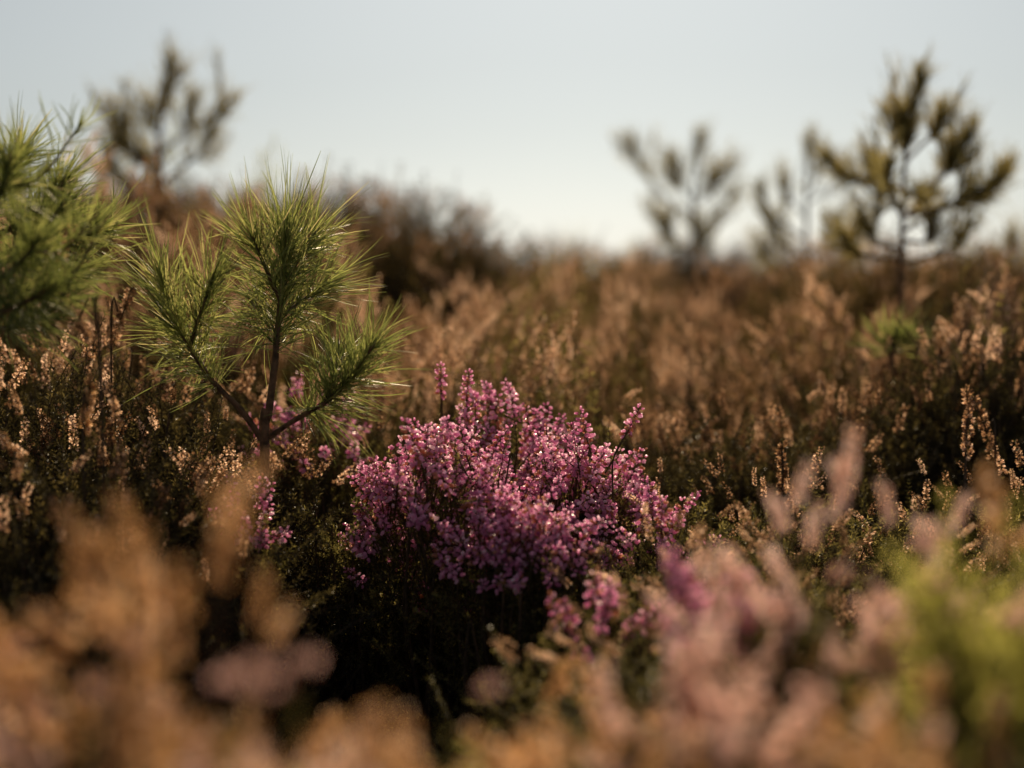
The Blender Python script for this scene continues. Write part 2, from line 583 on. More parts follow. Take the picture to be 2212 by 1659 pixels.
# ------------------------------------------------------------------ pines
def needle_geo(g, path, t0, t1, n, length, rng, ang=(.55, 1.0), lift=.25, rad=.0006, droop=0.0, segs=5, tintc=.5, bias=None):
    """pairs of needles along path between parameters t0..t1"""
    path = np.asarray(path)
    N = len(path) - 1
    t = rng.uniform(t0, t1, n)
    x = np.clip(t, 0, .9999) * N
    i = x.astype(int)
    u = (x - i)[:, None]
    p = path[i] * (1 - u) + path[i + 1] * u
    tan = unit(path[i + 1] - path[i])
    fr = frames(tan)
    a = rng.uniform(0, 6.28, n)
    rd = fr[:, :, 0] * np.cos(a)[:, None] + fr[:, :, 1] * np.sin(a)[:, None]
    tt = (t - t0) / max(t1 - t0, 1e-6)
    an = ang[1] + (ang[0] - ang[1]) * tt + rng.normal(0, .27, n)
    tip = tt > .93
    an = np.where(tip, rng.uniform(.0, .9, n), an)
    d = unit(rd * np.sin(an)[:, None] + tan * np.cos(an)[:, None])
    if bias is not None:
        d = unit(d + np.asarray(bias) * rng.uniform(.3, 1, n)[:, None])
    ln = length * rng.uniform(.45, 1.3, n)
    bend = np.array([0, 0, 1.0]) * lift + rng.normal(0, .3, (n, 3)) + tan * .12
    stray = rng.random(n) < .12
    bend[stray] += np.stack([rng.normal(0, .3, stray.sum()), rng.normal(0, .3, stray.sum()), -np.abs(rng.normal(droop + .2, .25, stray.sum()))], 1)
    bend[:, 2] -= droop * rng.uniform(0, 1, n)
    s = np.linspace(0, 1, segs)
    for sgn in (-1, 1):
        sp = unit(np.cross(d, rng.normal(0, 1, (n, 3))))
        dd = unit(d + sgn * sp * rng.uniform(.03, .1, n)[:, None])
        c = p[:, None] + dd[:, None] * (s[None, :, None] * ln[:, None, None]) + bend[:, None] * ((s ** 2)[None, :, None] * ln[:, None, None] * .55)
        tn = unit(np.gradient(c, axis=1))
        sd = unit(np.cross(tn, np.broadcast_to(sp[:, None], tn.shape)))
        up = np.cross(tn, sd)
        prof = rad * np.array([.75] + [1] * (segs - 3) + [.8, .2])
        # half-round blade: two thin faces meeting along a keel
        ring = np.stack([sd * prof[None, :, None] * 1.15, -up * prof[None, :, None] * .8, -sd * prof[None, :, None] * 1.15], 2)
        v = (c[:, :, None] + ring).reshape(-1, 3)
        base = np.arange(n) * segs * 3
        f = []
        for k in range(segs - 1):
            for j in range(2):
                A, B, C, D = k * 3 + j, k * 3 + j + 1, (k + 1) * 3 + j + 1, (k + 1) * 3 + j
                f += [(A, B, C), (A, C, D)]
        f = np.array(f)[None] + base[:, None, None]
        g.add(v, f.reshape(-1, 3), 0, np.repeat(np.clip(tintc + rng.normal(0, .24, n), 0, 1), segs * 3))


def bud_geo(g, p, d, r, L):
    prof = np.array([.6, 1, .95, .6, .15])
    path = np.array([p + d * L * k / 4 for k in range(5)])
    tube(g, path, prof * r, 6, 0, .5)


def pine(name, label, group, trunk, trunk_r, branches, needle=.06, mat='needle', seed=0, trunk_needles=(.45, 1, 300), dens=1.0, rad=.0006, segs=5, lift=.25, droop=.1, base=None, ang=(.55, 1.25), boughs=0, bough_at=(9, 15), twigs=0):
    """trunk and branches are lists of world points; a branch is (points, radius, t0, needle pairs[, needle length])"""
    rng = np.random.default_rng(seed)
    trunk = [np.asarray(q, float) for q in trunk]
    b0 = trunk[0] if base is None else np.asarray(base, float)
    gz = float(terrain(b0[0], b0[1]))
    org = np.array([b0[0], b0[1], gz])
    low = [np.array([b0[0], b0[1], gz - .03])] if trunk[0][2] > gz + .02 else []
    root = link(name, None, None, tuple(org))
    root.empty_display_size = .1
    tag(root, label, 'pine tree', group)
    tp = spline([q - org for q in low + trunk], 30)
    g = Geo()
    tube(g, tp, np.linspace(trunk_r, trunk_r * .4, 30), 8, 0, .5, .14, rng)
    link('trunk', g.mesh('trunk', [M['bark']]), root)
    t0, t1, n = trunk_needles
    if n:
        g = Geo()
        needle_geo(g, tp, t0, t1, int(n * dens), needle, rng, ang, lift, rad, droop, segs)
        o = link('needles', g.mesh('needles', [M[mat]], True), root)
        o['kind'] = 'stuff'
    g = Geo()
    bud_geo(g, tp[-1] - unit(tp[-1] - tp[-2]) * .004, unit(tp[-1] - tp[-2]), trunk_r * .75, .018)
    link('bud', g.mesh('bud', [M['bud']]), root)
    for k in range(boughs):
        i = int(rng.integers(*bough_at))
        a = rng.uniform(0, 6.28)
        l = rng.uniform(.10, .22) * needle / .055
        q = tp[i] + org
        e = np.array([math.cos(a), math.sin(a), 0])
        branches = branches + [([q, q + e * l * .5 + np.array([0, 0, l * .12]), q + e * l * .85 + np.array([0, 0, l * .25]), q + e * l * 1.05 + np.array([0, 0, l * .45])], .005, .25, 260)]
    for br in list(branches) if twigs else ():
        bp = spline(br[0], 12)
        for k in range(twigs):
            i = int(rng.integers(3, 10))
            dv = unit(bp[i + 1] - bp[i])
            sd = unit(np.cross(dv, rng.normal(0, 1, 3))[None])[0]
            l = needle * rng.uniform(.9, 1.9)
            branches = branches + [([bp[i], bp[i] + (dv * .5 + sd * .6) * l * .6, bp[i] + (dv * .6 + sd * .75) * l + np.array([0, 0, l * .5])], br[1] * .5, .25, br[3] * .2, needle * .8)]
    for br in branches:
        pts, r, s0, n = br[:4]
        ln = br[4] if len(br) > 4 else needle
        bp = spline([np.asarray(q) - org for q in pts], 16)
        g = Geo()
        tube(g, bp, np.linspace(r, r * .5, 16), 6, 0, .5, .14, rng)
        bo = link('branch', g.mesh('branch', [M['bark']]), root)
        g = Geo()
        needle_geo(g, bp, s0, 1, int(n * dens), ln, rng, ang, lift, rad, droop, segs)
        o = link('needles', g.mesh('needles', [M[mat]], True), bo)
        o['kind'] = 'stuff'
        g = Geo()
        tip = unit(bp[-1] - bp[-2])
        bud_geo(g, bp[-1] - tip * .003, tip, r * .7, .014)
        link('bud', g.mesh('bud', [M['bud']]), bo)
    return root


def P(d, *pp):
    """measured points at depth d; a point may carry its own depth"""
    return [at(q[0], q[1], q[2] if len(q) > 2 else d) for q in pp]


# the sharp little pine
pine('pine_sapling', 'small three-armed green pine sapling with long curved needles beside the pink bell heather', 'young pines on the heath',
     P(1.70, (572, 985), (580, 900), (592, 800), (602, 690), (612, 590), (620, 510)), .0062,
     [(P(1.70, (566, 950), (520, 885, 1.69), (460, 825, 1.68), (410, 750, 1.67), (372, 680, 1.66), (352, 610, 1.66)), .0044, .36, 360, .068),
      (P(1.70, (580, 945), (640, 905, 1.68), (705, 868, 1.66), (755, 820, 1.65), (800, 755, 1.64)), .0038, .3, 400, .058),
      (P(1.70, (610, 620), (645, 560, 1.72), (680, 500, 1.74)), .003, .05, 190, .066),
      (P(1.70, (606, 650), (574, 580, 1.68), (548, 520, 1.67)), .003, .05, 180, .064),
      (P(1.70, (603, 690), (650, 650, 1.73), (710, 610, 1.75)), .0025, .1, 170, .064),
      (P(1.70, (600, 720), (570, 690, 1.73), (545, 640, 1.75)), .0025, .1, 120, .06),
      (P(1.68, (410, 750), (432, 680, 1.66), (460, 600, 1.65)), .003, .1, 190, .064),
      (P(1.68, (450, 810), (430, 770, 1.71), (400, 730, 1.74)), .0022, .1, 90, .055),
      (P(1.66, (700, 870), (720, 820, 1.68), (730, 760, 1.70)), .0022, .1, 110, .055)],
     needle=.076, seed=3, trunk_needles=(.56, 1, 380), lift=.2, droop=.4, ang=(.45, 1.2), rad=.00045, segs=6, dens=.8)

# pine at the edge of the frame
pine('pine_sapling', 'dense green pine sapling crowded with tufts above dark shaded heather', 'young pines on the heath',
     P(1.6, (-70, 780), (-60, 620), (-30, 470), (10, 390), (45, 330)), .009,
     [(P(1.62, (-60, 620), (20, 560), (120, 530), (205, 495)), .0045, .35, 260, .05),
      (P(1.62, (-60, 660), (20, 640), (100, 610), (175, 580)), .004, .3, 240, .052),
      (P(1.6, (-40, 520), (30, 490), (90, 450), (130, 400)), .004, .3, 250, .05),
      (P(1.6, (-40, 560), (30, 540), (90, 500), (140, 450)), .004, .3, 220, .05),
      (P(1.5, (-60, 640), (0, 600, 1.45), (50, 560, 1.42), (80, 520, 1.40)), .004, .3, 220, .05),
      (P(1.5, (-60, 700), (-10, 680, 1.46), (60, 650, 1.43), (110, 620, 1.42)), .004, .3, 220, .05),
      (P(1.5, (-40, 480), (-20, 440, 1.46), (10, 400, 1.45), (20, 350, 1.45)), .004, .3, 220, .05),
      (P(1.55, (-60, 720), (10, 710), (80, 690), (140, 650)), .004, .3, 200, .05)],
     needle=.052, seed=5, trunk_needles=(.5, 1, 340), lift=.22, droop=.25, rad=.00045, twigs=1, dens=.85)

# dull pines beyond the heather
D = 4.0
pine('pine_sapling', 'dark spiky pine sapling standing alone beyond the rust-brown heather slope', 'young pines on the heath',
     P(D, (340, 480), (345, 380), (345, 290), (358, 200), (368, 140)), .011,
     [(P(D, (345, 330), (290, 330), (250, 290), (240, 230)), .006, .3, 420),
      (P(D, (345, 360), (300, 350), (280, 310), (272, 250)), .006, .3, 300),
      (P(D, (345, 300), (330, 270), (322, 235)), .005, .2, 200),
      (P(D, (346, 330), (385, 300), (408, 260), (418, 225)), .006, .4, 300),
      (P(D, (408, 268), (455, 262), (478, 240), (490, 225)), .005, .3, 170),
      (P(D, (358, 200), (378, 180), (392, 155)), .004, .3, 90),
      (P(D, (345, 400), (410, 350), (445, 315), (458, 285)), .006, .4, 280),
      (P(D, (343, 430), (280, 400), (245, 370), (235, 330)), .006, .3, 300),
      (P(D, (345, 430), (330, 380), (318, 350)), .005, .2, 200)],
     needle=.06, mat='far_needle', seed=7, trunk_needles=(.62, 1, 420), rad=.0009, segs=4, lift=.3, ang=(.28, .62), dens=.4, twigs=4)
D = 6.0
pine('pine_sapling', 'pale blurred pine sapling with several upright leaders rising over the brown heather', 'young pines on the heath',
     P(D, (1500, 590), (1498, 480), (1500, 400), (1510, 340), (1516, 300)), .013,
     [(P(D, (1498, 470), (1430, 420), (1385, 360), (1368, 310)), .008, .45, 330),
      (P(D, (1498, 440), (1468, 400), (1458, 350)), .008, .3, 380),
      (P(D, (1500, 420), (1540, 400), (1568, 360)), .007, .5, 160),
      (P(D, (1498, 540), (1450, 520), (1432, 470)), .008, .2, 420),
      (P(D, (1500, 560), (1515, 530), (1512, 480)), .008, .2, 420),
      (P(D, (1500, 500), (1560, 450), (1590, 410)), .006, .5, 120),
      (P(D, (1500, 450), (1530, 410), (1535, 380)), .006, .3, 200)],
     needle=.075, mat='far_needle', seed=8, trunk_needles=(.75, 1, 240), rad=.0013, segs=4, lift=.3, ang=(.28, .62), dens=.4, twigs=4)
D = 4.6
pine('pine_sapling', 'thin open pine sapling with a bare stem and short candle-like tips', 'young pines on the heath',
     P(D, (1742, 620), (1742, 520), (1742, 420), (1745, 350), (1750, 310)), .010,
     [(P(D, (1743, 420), (1762, 390), (1773, 345)), .005, .6, 110),
      (P(D, (1742, 440), (1790, 410), (1815, 365)), .005, .6, 120),
      (P(D, (1742, 470), (1705, 430), (1690, 380)), .005, .5, 130),
      (P(D, (1742, 520), (1660, 460), (1638, 405)), .006, .5, 170),
      (P(D, (1742, 560), (1690, 520), (1668, 465)), .006, .2, 330),
      (P(D, (1742, 540), (1790, 520), (1800, 480)), .006, .3, 260),
      (P(D, (1742, 590), (1830, 560), (1850, 510)), .006, .3, 300),
      (P(D, (1742, 590), (1670, 570), (1640, 530)), .006, .3, 240)],
     needle=.06, mat='far_needle', seed=9, trunk_needles=(.82, 1, 170), rad=.0010, segs=4, lift=.3, ang=(.28, .62), dens=.4, twigs=4)
D = 3.0
pine('pine_sapling', 'tall dark pine sapling with a thick brush-like leader rising above the brown heather', 'young pines on the heath',
     P(D, (1945, 640), (1948, 520), (1952, 420), (1957, 330), (1972, 235), (1986, 170)), .0075,
     [(P(D, (1954, 340), (1953, 300), (1950, 250)), .005, .1, 330),
      (P(D, (1955, 350), (1995, 310), (2018, 285), (2030, 255)), .005, .4, 220),
      (P(D, (1953, 430), (2010, 400), (2060, 350), (2090, 295)), .005, .5, 360),
      (P(D, (2015, 398), (2045, 370), (2050, 320)), .004, .3, 200),
      (P(D, (1950, 500), (2050, 440), (2120, 425), (2162, 375)), .005, .55, 260),
      (P(D, (2040, 448), (2080, 435), (2105, 430)), .004, .1, 220),
      (P(D, (1953, 440), (1910, 430), (1890, 390)), .004, .5, 110),
      (P(D, (1956, 330), (1930, 300), (1912, 255)), .003, .6, 50),
      (P(D, (1950, 520), (2000, 520), (2012, 470)), .005, .4, 220),
      (P(D, (1948, 540), (1890, 520), (1868, 480)), .005, .4, 240),
      (P(D, (1948, 560), (1860, 550), (1830, 520)), .005, .4, 220),
      (P(D, (1948, 570), (2050, 540), (2085, 490)), .005, .5, 150)],
     needle=.052, mat='far_needle', seed=10, trunk_needles=(.66, 1, 400), rad=.0008, segs=4, lift=.3, ang=(.3, .7), dens=.6, twigs=2, boughs=5, bough_at=(12, 16))
pine('pine_sapling', 'small blurred pine sapling past the tall dark one, only its tip showing', 'young pines on the heath',
     P(4, (2195, 640), (2192, 570), (2190, 525)), .008,
     [(P(4, (2195, 600), (2215, 570), (2225, 530)), .005, .3, 160), (P(4, (2195, 610), (2165, 590), (2155, 560)), .005, .3, 120)],
     needle=.06, mat='far_needle', seed=12, trunk_needles=(.8, 1, 200), rad=.0009, segs=4, ang=(.28, .62), dens=.4, twigs=4)
pine('pine_seedling', 'tiny bright green pine seedling poking out of the brown heather', 'young pines on the heath',
     P(2.35, (1925, 800), (1930, 760), (1938, 730)), .004,
     [(P(2.35, (1928, 770), (1945, 750), (1965, 735)), .002, .2, 40), (P(2.35, (1928, 780), (1915, 755), (1908, 740)), .002, .2, 35)],
     needle=.05, seed=13, trunk_needles=(.93, 1, 60), rad=.0007, segs=4)

# ------------------------------------------------------------------ the heather cover
rng = np.random.default_rng(2024)
VAR = [shrub_meshes(300 + i, .62, .25, 800, 640, 'brown', ('leaf_dry', 'leaf', 'leaf_dry', 'leaf_shaded')[i], depth=.62, power=2.0, amp=.12) for i in range(4)]
VAR_GREEN = [shrub_meshes(320 + i, .55, .17, 400, 24, 'brown', 'leaf', False, .45, 30) for i in range(2)]
VAR_OLIVE = [shrub_meshes(360 + i, .55, .18, 440, 20, 'brown', 'leaf_shaded', False, .45, 30) for i in range(2)]
TALL = [shrub_meshes(330 + i, 1.0, .42, 1250, 500, 'brown', 'leaf_dry', True, .42, 60, 2.4, .04, 1.7) for i in range(2)]
VAR_DARK = [shrub_meshes(350 + i, .55, .2, 330, 0, 'brown', 'leaf', True, .6, 30) for i in range(2)]
GORSE = shrub_meshes(340, .8, .3, 340, 0, 'brown', 'leaf_bright', True, .5, 30)


def put(var, px, top_py, d, name, label, group, hgt, jitter=0.0, sc=None):
    """stand a shrub so that its top is at the measured height; its base is on the soil"""
    p = at(px, top_py, d)
    gz = float(terrain(p[0], p[1]))
    s = (p[2] - gz) / var[4]
    s *= 1 + rng.uniform(-jitter, jitter)
    wide = sc if sc is not None else float(np.clip(s * .86, .66, 1.15))
    return place_shrub(var, name, label, group, (p[0], p[1], gz), rng.uniform(0, 6.28), (wide, wide, s))


def prof(tab, x):
    xs, ys = zip(*tab)
    return float(np.interp(x, xs, ys))


RIGHT = 'brown heather shrubs under the pine saplings'
def swathe_label(x, row):
    where = ('behind the green heather', 'in mid swathe', 'in the back row', 'deep in shade', 'farthest back')[row]
    by = 'under the big rounded shrub' if x < 1060 else 'below the bright gap in the skyline' if x < 1380 else 'below the pale many-leadered pine' if x < 1620 else 'below the thin open pine' if x < 1850 else 'around the tall dark pine'
    return 'rusty brown heather shrub ' + by + ', ' + where
rows = [(2.4, [(700, 800), (880, 690), (1100, 730), (1300, 740), (1600, 730), (1800, 730), (1980, 640), (2300, 590)], (760, 2450), 7),
        (2.85, [(700, 760), (880, 640), (1100, 650), (1300, 650), (1600, 650), (1900, 640), (2100, 590), (2300, 570)], (830, 2420), 7),
        (3.4, [(900, 620), (1100, 600), (1300, 590), (1500, 580), (1700, 600), (1900, 590), (2300, 570)], (860, 2400), 7),
        (4.1, [(900, 600), (1100, 570), (1300, 570), (1500, 560), (1700, 580), (2000, 570), (2300, 560)], (930, 2400), 7),
        (5.0, [(900, 570), (1100, 550), (1300, 545), (1500, 550), (1800, 570), (2300, 560)], (1000, 2400), 8),
        (6.2, [(600, 540), (1000, 535), (1300, 530), (1500, 550), (1800, 570), (2300, 570)], (300, 2300), 10),
        (8.5, [(0, 540), (1000, 530), (1250, 520), (1400, 540), (1800, 570), (2300, 570)], (-100, 2300), 12)]
for row, (d, tab, (x0, x1), n) in enumerate(rows):
    for k in range(n):
        x = x0 + (x1 - x0) * (k + .5) / n + rng.uniform(-50, 50)
        dd = d * rng.uniform(.95, 1.06)
        far = d > 6
        put(TALL[k % 2] if far else VAR[k % 4], x, prof(tab, x) + (-34 if (k + row) % 2 else 26) + rng.uniform(-16, 26), dd, 'heather_shrub',
            'distant brown heather shrub along the bright horizon' if far else swathe_label(x, row),
            'far heather shrubs' if far else RIGHT, 1.0 if far else .62, .02, 1.0 if far else None)

for k, (x, y, d) in enumerate([(1110, 830, 2.2), (1290, 840, 2.15), (1460, 850, 2.12), (1620, 830, 2.1), (1780, 850, 2.08), (1960, 770, 2.12), (2100, 690, 2.15), (2250, 650, 2.15)]):
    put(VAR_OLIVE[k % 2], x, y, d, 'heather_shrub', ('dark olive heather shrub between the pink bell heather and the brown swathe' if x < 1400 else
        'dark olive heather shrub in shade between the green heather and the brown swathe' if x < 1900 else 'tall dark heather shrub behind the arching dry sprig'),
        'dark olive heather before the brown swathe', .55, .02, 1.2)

# the slope behind the two near pines
for d, tab, (x0, x1), n in [(2.6, [(-300, 400), (0, 400), (150, 460), (300, 490), (500, 530), (800, 640)], (-250, 800), 5),
                            (3.1, [(-300, 310), (0, 310), (150, 350), (300, 390), (500, 420), (800, 590)], (-300, 760), 5)]:
    for k in range(n):
        x = x0 + (x1 - x0) * (k + .5) / n + rng.uniform(-40, 40)
        put(VAR[(k + 1) % 4], x, prof(tab, x) + rng.uniform(-12, 12), d * rng.uniform(.96, 1.05), 'heather_shrub',
            'red-brown heather shrub on the slope ' + ('behind the crowded pine' if x < 120 else 'between the crowded and the three-armed pine' if x < 380 else 'behind the three-armed pine') + (', lower row' if d < 3 else ', upper row'), 'heather on the slope behind the near pines', .62, .02)
for x, y, d, lab in [(870, 405, 4.3, 'big rounded dark brown heather shrub topped with feathery twigs'),
                     (720, 385, 4.6, 'dark brown heather shrub between the rounded one and the lone spiky pine'),
                     (570, 400, 4.9, 'dark heather shrub at the foot of the lone spiky pine')]:
    put(TALL[int(x) % 2], x, y, d, 'tall_heather_shrub', lab, 'tall dark heather', 1.0, 0, 1.0)
for x, y, d, lab in [(270, 385, 3.7, 'dense russet heather shrub beneath the lone spiky pine'), (400, 400, 3.8, 'dense russet heather shrub below the yellow-green shrub'), (500, 400, 4.1, 'dense dark shrub between the yellow-green shrub and the rounded one'), (60, 330, 3.4, 'dark heather shrub rising behind the crowded pine'), (980, 480, 4.0, 'dark heather shrub sloping off beside the big rounded one'), (640, 400, 4.2, 'dense dark heather shrub behind the leader of the three-armed pine'),
                     (1840, 500, 3.5, 'dark heather shrub at the base of the thin open pine'), (2010, 520, 3.4, 'dark heather shrub at the base of the tall dark pine'),
                     (2110, 530, 3.6, 'dark heather shrub between the tall dark pine and the small blurred one'), (1560, 525, 5.4, 'dark heather shrub at the base of the pale many-leadered pine')]:
    put(TALL[int(x) % 2], x, y, d, 'tall_heather_shrub', lab, 'tall dark heather', 1.0, 0, .62 if x > 1100 else .85)
put(GORSE, 450, 350, 4.1, 'broom_shrub', 'yellow-green leafy shrub beside the lone spiky pine', None, .8)
put(TALL[0], 180, 370, 3.7, 'tall_heather_shrub', 'dark heather shrub under the lone spiky pine, towards the crowded pine', 'tall dark heather', 1.0, 0, .8)
put(GORSE, 1300, 530, 9.0, 'broom_shrub', 'hazy yellow-green shrub on the horizon between the brown shrubs', None, .8, 0, 1.4)

# dark heather under the near pines
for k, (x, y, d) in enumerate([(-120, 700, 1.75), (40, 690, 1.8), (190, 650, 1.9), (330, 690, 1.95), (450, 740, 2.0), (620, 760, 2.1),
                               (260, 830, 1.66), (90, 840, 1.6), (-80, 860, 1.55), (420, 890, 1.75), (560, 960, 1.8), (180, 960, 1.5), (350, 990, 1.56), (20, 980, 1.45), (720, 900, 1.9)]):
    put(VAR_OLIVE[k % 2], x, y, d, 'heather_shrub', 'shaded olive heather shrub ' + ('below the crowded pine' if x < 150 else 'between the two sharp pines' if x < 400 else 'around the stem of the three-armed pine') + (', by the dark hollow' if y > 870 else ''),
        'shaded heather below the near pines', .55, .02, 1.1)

# green heather beside the pink flowers
for k, (x, y, d) in enumerate([(1440, 1000, 1.78), (1580, 1000, 1.76), (1720, 1010, 1.72), (1880, 1030, 1.74), (2040, 990, 1.75), (2180, 1000, 1.7),
                               (1380, 1080, 1.58), (1520, 1100, 1.52), (1660, 1130, 1.48), (1820, 1120, 1.5), (2000, 1130, 1.5), (2330, 1020, 1.7),
                               (1330, 1240, 1.34), (1480, 1240, 1.34), (1640, 1270, 1.3)]):
    put(VAR_GREEN[(k + 1) % 2], x, y, d, 'heather_shrub', 'olive green heather shrub ' + ('next to the pink bell heather' if x < 1550 else 'behind the tall pale pink spires' if x < 1850 else 'by the arching dry sprig') + (', in a front row' if y > 1060 else ''),
        'green heather beside the pink bell heather', .55, .02, .95)

# shaded low heather in the dark hollow
for k, (x, d, z) in enumerate([(650, 1.42, .26), (850, 1.4, .28), (1040, 1.36, .26), (1200, 1.28, .26), (480, 1.4, .3), (300, 1.36, .32), (100, 1.3, .34), (750, 1.15, .2), (950, 1.12, .2), (1150, 1.1, .22), (550, 1.12, .24), (350, 1.05, .28), (1350, 1.1, .26), (100, 1.0, .3)]):
    p = at(x, 900, d)
    gz = float(terrain(p[0], p[1]))
    place_shrub(VAR_DARK[k % 2], 'heather_shrub', 'low dark heather shrub in the shaded hollow in front of the pink bell heather', 'dark heather in the hollow',
                (p[0], p[1], gz), rng.uniform(0, 6.28), (.8, .8, (z - gz) / .55))


# ------------------------------------------------------------------ bell heather, each spike a part
def bell_heather(px, py, d, Rr, n, label, seed, front=True):
    p = at(px, py, d)
    gz = float(terrain(p[0], p[1]))
    Hh = p[2] - gz - .03
    r = np.random.default_rng(seed)
    ms = shrub_meshes(seed, Hh, Rr, int(60 + 7500 * Rr * Rr), 0, 'brown', 'leaf', False, .4, 24, 2.0)
    t = place_shrub(ms, 'bell_heather', label, None, (p[0], p[1], gz), 0, 1.0)
    spikes_on(t, BELL_MESH, n, r, Hh, Rr, ms[3], 'flower_spike', (.85, 1.25), 2.0)
    return t


bell_heather(1085, 880, 1.84, .18, 230, 'broad magenta-pink bell heather in full flower beside the sharp pine sapling', 401)
bell_heather(935, 905, 1.70, .12, 120, 'bright pink bell heather touching the lowest arm of the sharp pine sapling', 402)
stray = bell_heather(1255, 935, 1.78, .105, 110, 'pink bell heather with a stray flower stalk, next to green heather', 403)
bell_heather(1090, 1000, 1.58, .075, 70, 'low lobe of deep pink bell heather hanging over the dark hollow', 404)
bell_heather(1165, 1050, 1.56, .06, 30, 'small rosy bell heather plant below the deep pink lobe', 405)
bell_heather(660, 790, 1.98, .10, 30, 'sparse pink bell heather seen behind the stem of the sharp pine sapling', 406)
bell_heather(525, 985, 1.60, .05, 14, 'small dim magenta bell heather plant at the foot of the sharp pine sapling', 407)
bell_heather(1300, 1205, 1.36, .06, 14, 'thin bell heather plant with a few crimson flower heads over the dark hollow', 408)
bell_heather(1560, 1170, 1.05, .05, 20, 'blurred vivid magenta bell heather among pale pink spires', 409)


bell_heather(1210, 835, 2.15, .09, 14, 'sparse pale bell heather half hidden behind the broad magenta one', 410)
for (x, y, dd, bx, by) in [(1385, 880, 1.7, 1325, 990), (960, 790, 1.85, 955, 860), (1020, 805, 1.84, 1010, 870)]:
    q, b = at(x, y, dd), at(bx, by, dd)
    o3 = np.array(stray.location)
    v = unit((q - b)[None])
    g = Geo()
    tube(g, spline([b - o3 - np.array([0, 0, .05]), b - o3, q - o3 - v[0] * .03], 8), np.linspace(.0011, .0006, 8), 4)
    link('stem', g.mesh('stem', [M['twig']]), stray)
    link('flower_spike', BELL_MESH[7], stray, tuple(q - o3 - v[0] * .09), Matrix(frames(v)[0].tolist()).to_euler(), 1.0)


bell_heather(780, 960, 1.72, .08, 9, 'scattered dim pink bell heather under the lowest arm of the sharp pine', 411)
bell_heather(1440, 1040, 1.66, .08, 16, 'few small pink flower heads mixed into the green heather', 412)


# ------------------------------------------------------------------ near ling heather, each spire a part
LING_BODY = {lf: [shrub_meshes(700 + 10 * j + i, .5, .07, 190, 0, 'brown', lf, True, .4, 18) for i in range(2)] for j, lf in enumerate(('leaf_dry', 'leaf', 'leaf_bright'))}


def ling(px, py, d, Rr, n, kind, leaf, label, group, seed, tips=(), nleaf=260, size=(.75, 1.35)):
    p = at(px, py, d)
    gz = float(terrain(p[0], p[1]))
    Hh = p[2] - gz - .03
    r = np.random.default_rng(seed)
    ms = LING_BODY[leaf][seed % 2]
    t = place_shrub(ms, 'ling_heather', label, group, (p[0], p[1], gz), 0, 1.0)
    for ch in t.children:                     # bodies are shared, drawn out to each plant's own size
        ch.scale = (Rr / .07, Rr / .07, (Hh - .035) / .5)
    if n:
        ctr, cd = canopy_points(r, max(2, n // 5), Hh + .02, Rr, .05, ms[3], 1.0, .1)
        for k in range(n):                    # spires stand in small bunches with gaps between
            c, q = ctr[k % len(ctr)], unit(cd[k % len(ctr)] + r.normal(0, .22, 3))
            sz = r.uniform(*size)
            e = c + np.append(r.normal(0, .011, 2), r.uniform(-.03, .012))
            link('flower_spire', LING_MESH[kind][r.integers(4)], t, tuple(e - q * .042 * sz), Matrix(frames(q[None], r)[0].tolist()).to_euler(), sz)
    org = np.array([p[0], p[1], gz])
    for (x, y, dd, lx, s) in tips:            # single spires that stand clear
        q = at(x, y, dd) - org
        v = unit(np.array([[lx, r.uniform(-.1, .2), 1.0]]))
        m = Matrix(frames(v, r)[0].tolist()).to_euler()
        L = .042 * s
        b = q - v[0] * L
        sp = link('flower_spire', LING_MESH[kind][r.integers(4)], t, tuple(b), m, s)
        g = Geo()
        tube(g, spline([np.array([b[0] * .3, b[1] * .3, Hh * .35]), np.array([b[0] * .85, b[1] * .85, b[2] * .8]), b], 7), np.linspace(.0016, .0007, 7), 4)
        link('stem', g.mesh('stem', [M['twig']]), t)
    return t


HEAD = bell_spike(195, .006, 9, 0)
HEAD_MESH = spike_mesh(HEAD, 'pale_flower_head', [M['pale'], M['twig'], M['leaf'], M['pale']])


def heads(shrub, spots, seed):
    r = np.random.default_rng(seed)
    org = np.array(shrub.location)
    for (x, y, d, s) in spots:
        q = at(x, y, d) - org
        v = unit(np.array([[r.normal(0, .12), r.normal(0, .12), 1.0]]))
        link('flower_head', HEAD_MESH, shrub, tuple(q - v[0] * .053 * s), Matrix(frames(v, r)[0].tolist()).to_euler(), s)
        g = Geo()
        b = q - v[0] * .05 * s
        tube(g, spline([np.array([b[0] * .4, b[1] * .4, b[2] * .5]), np.array([b[0] * .9, b[1] * .9, b[2] * .85]), b], 6), np.linspace(.0014, .0007, 6), 4)
        link('stem', g.mesh('stem', [M['twig']]), shrub)


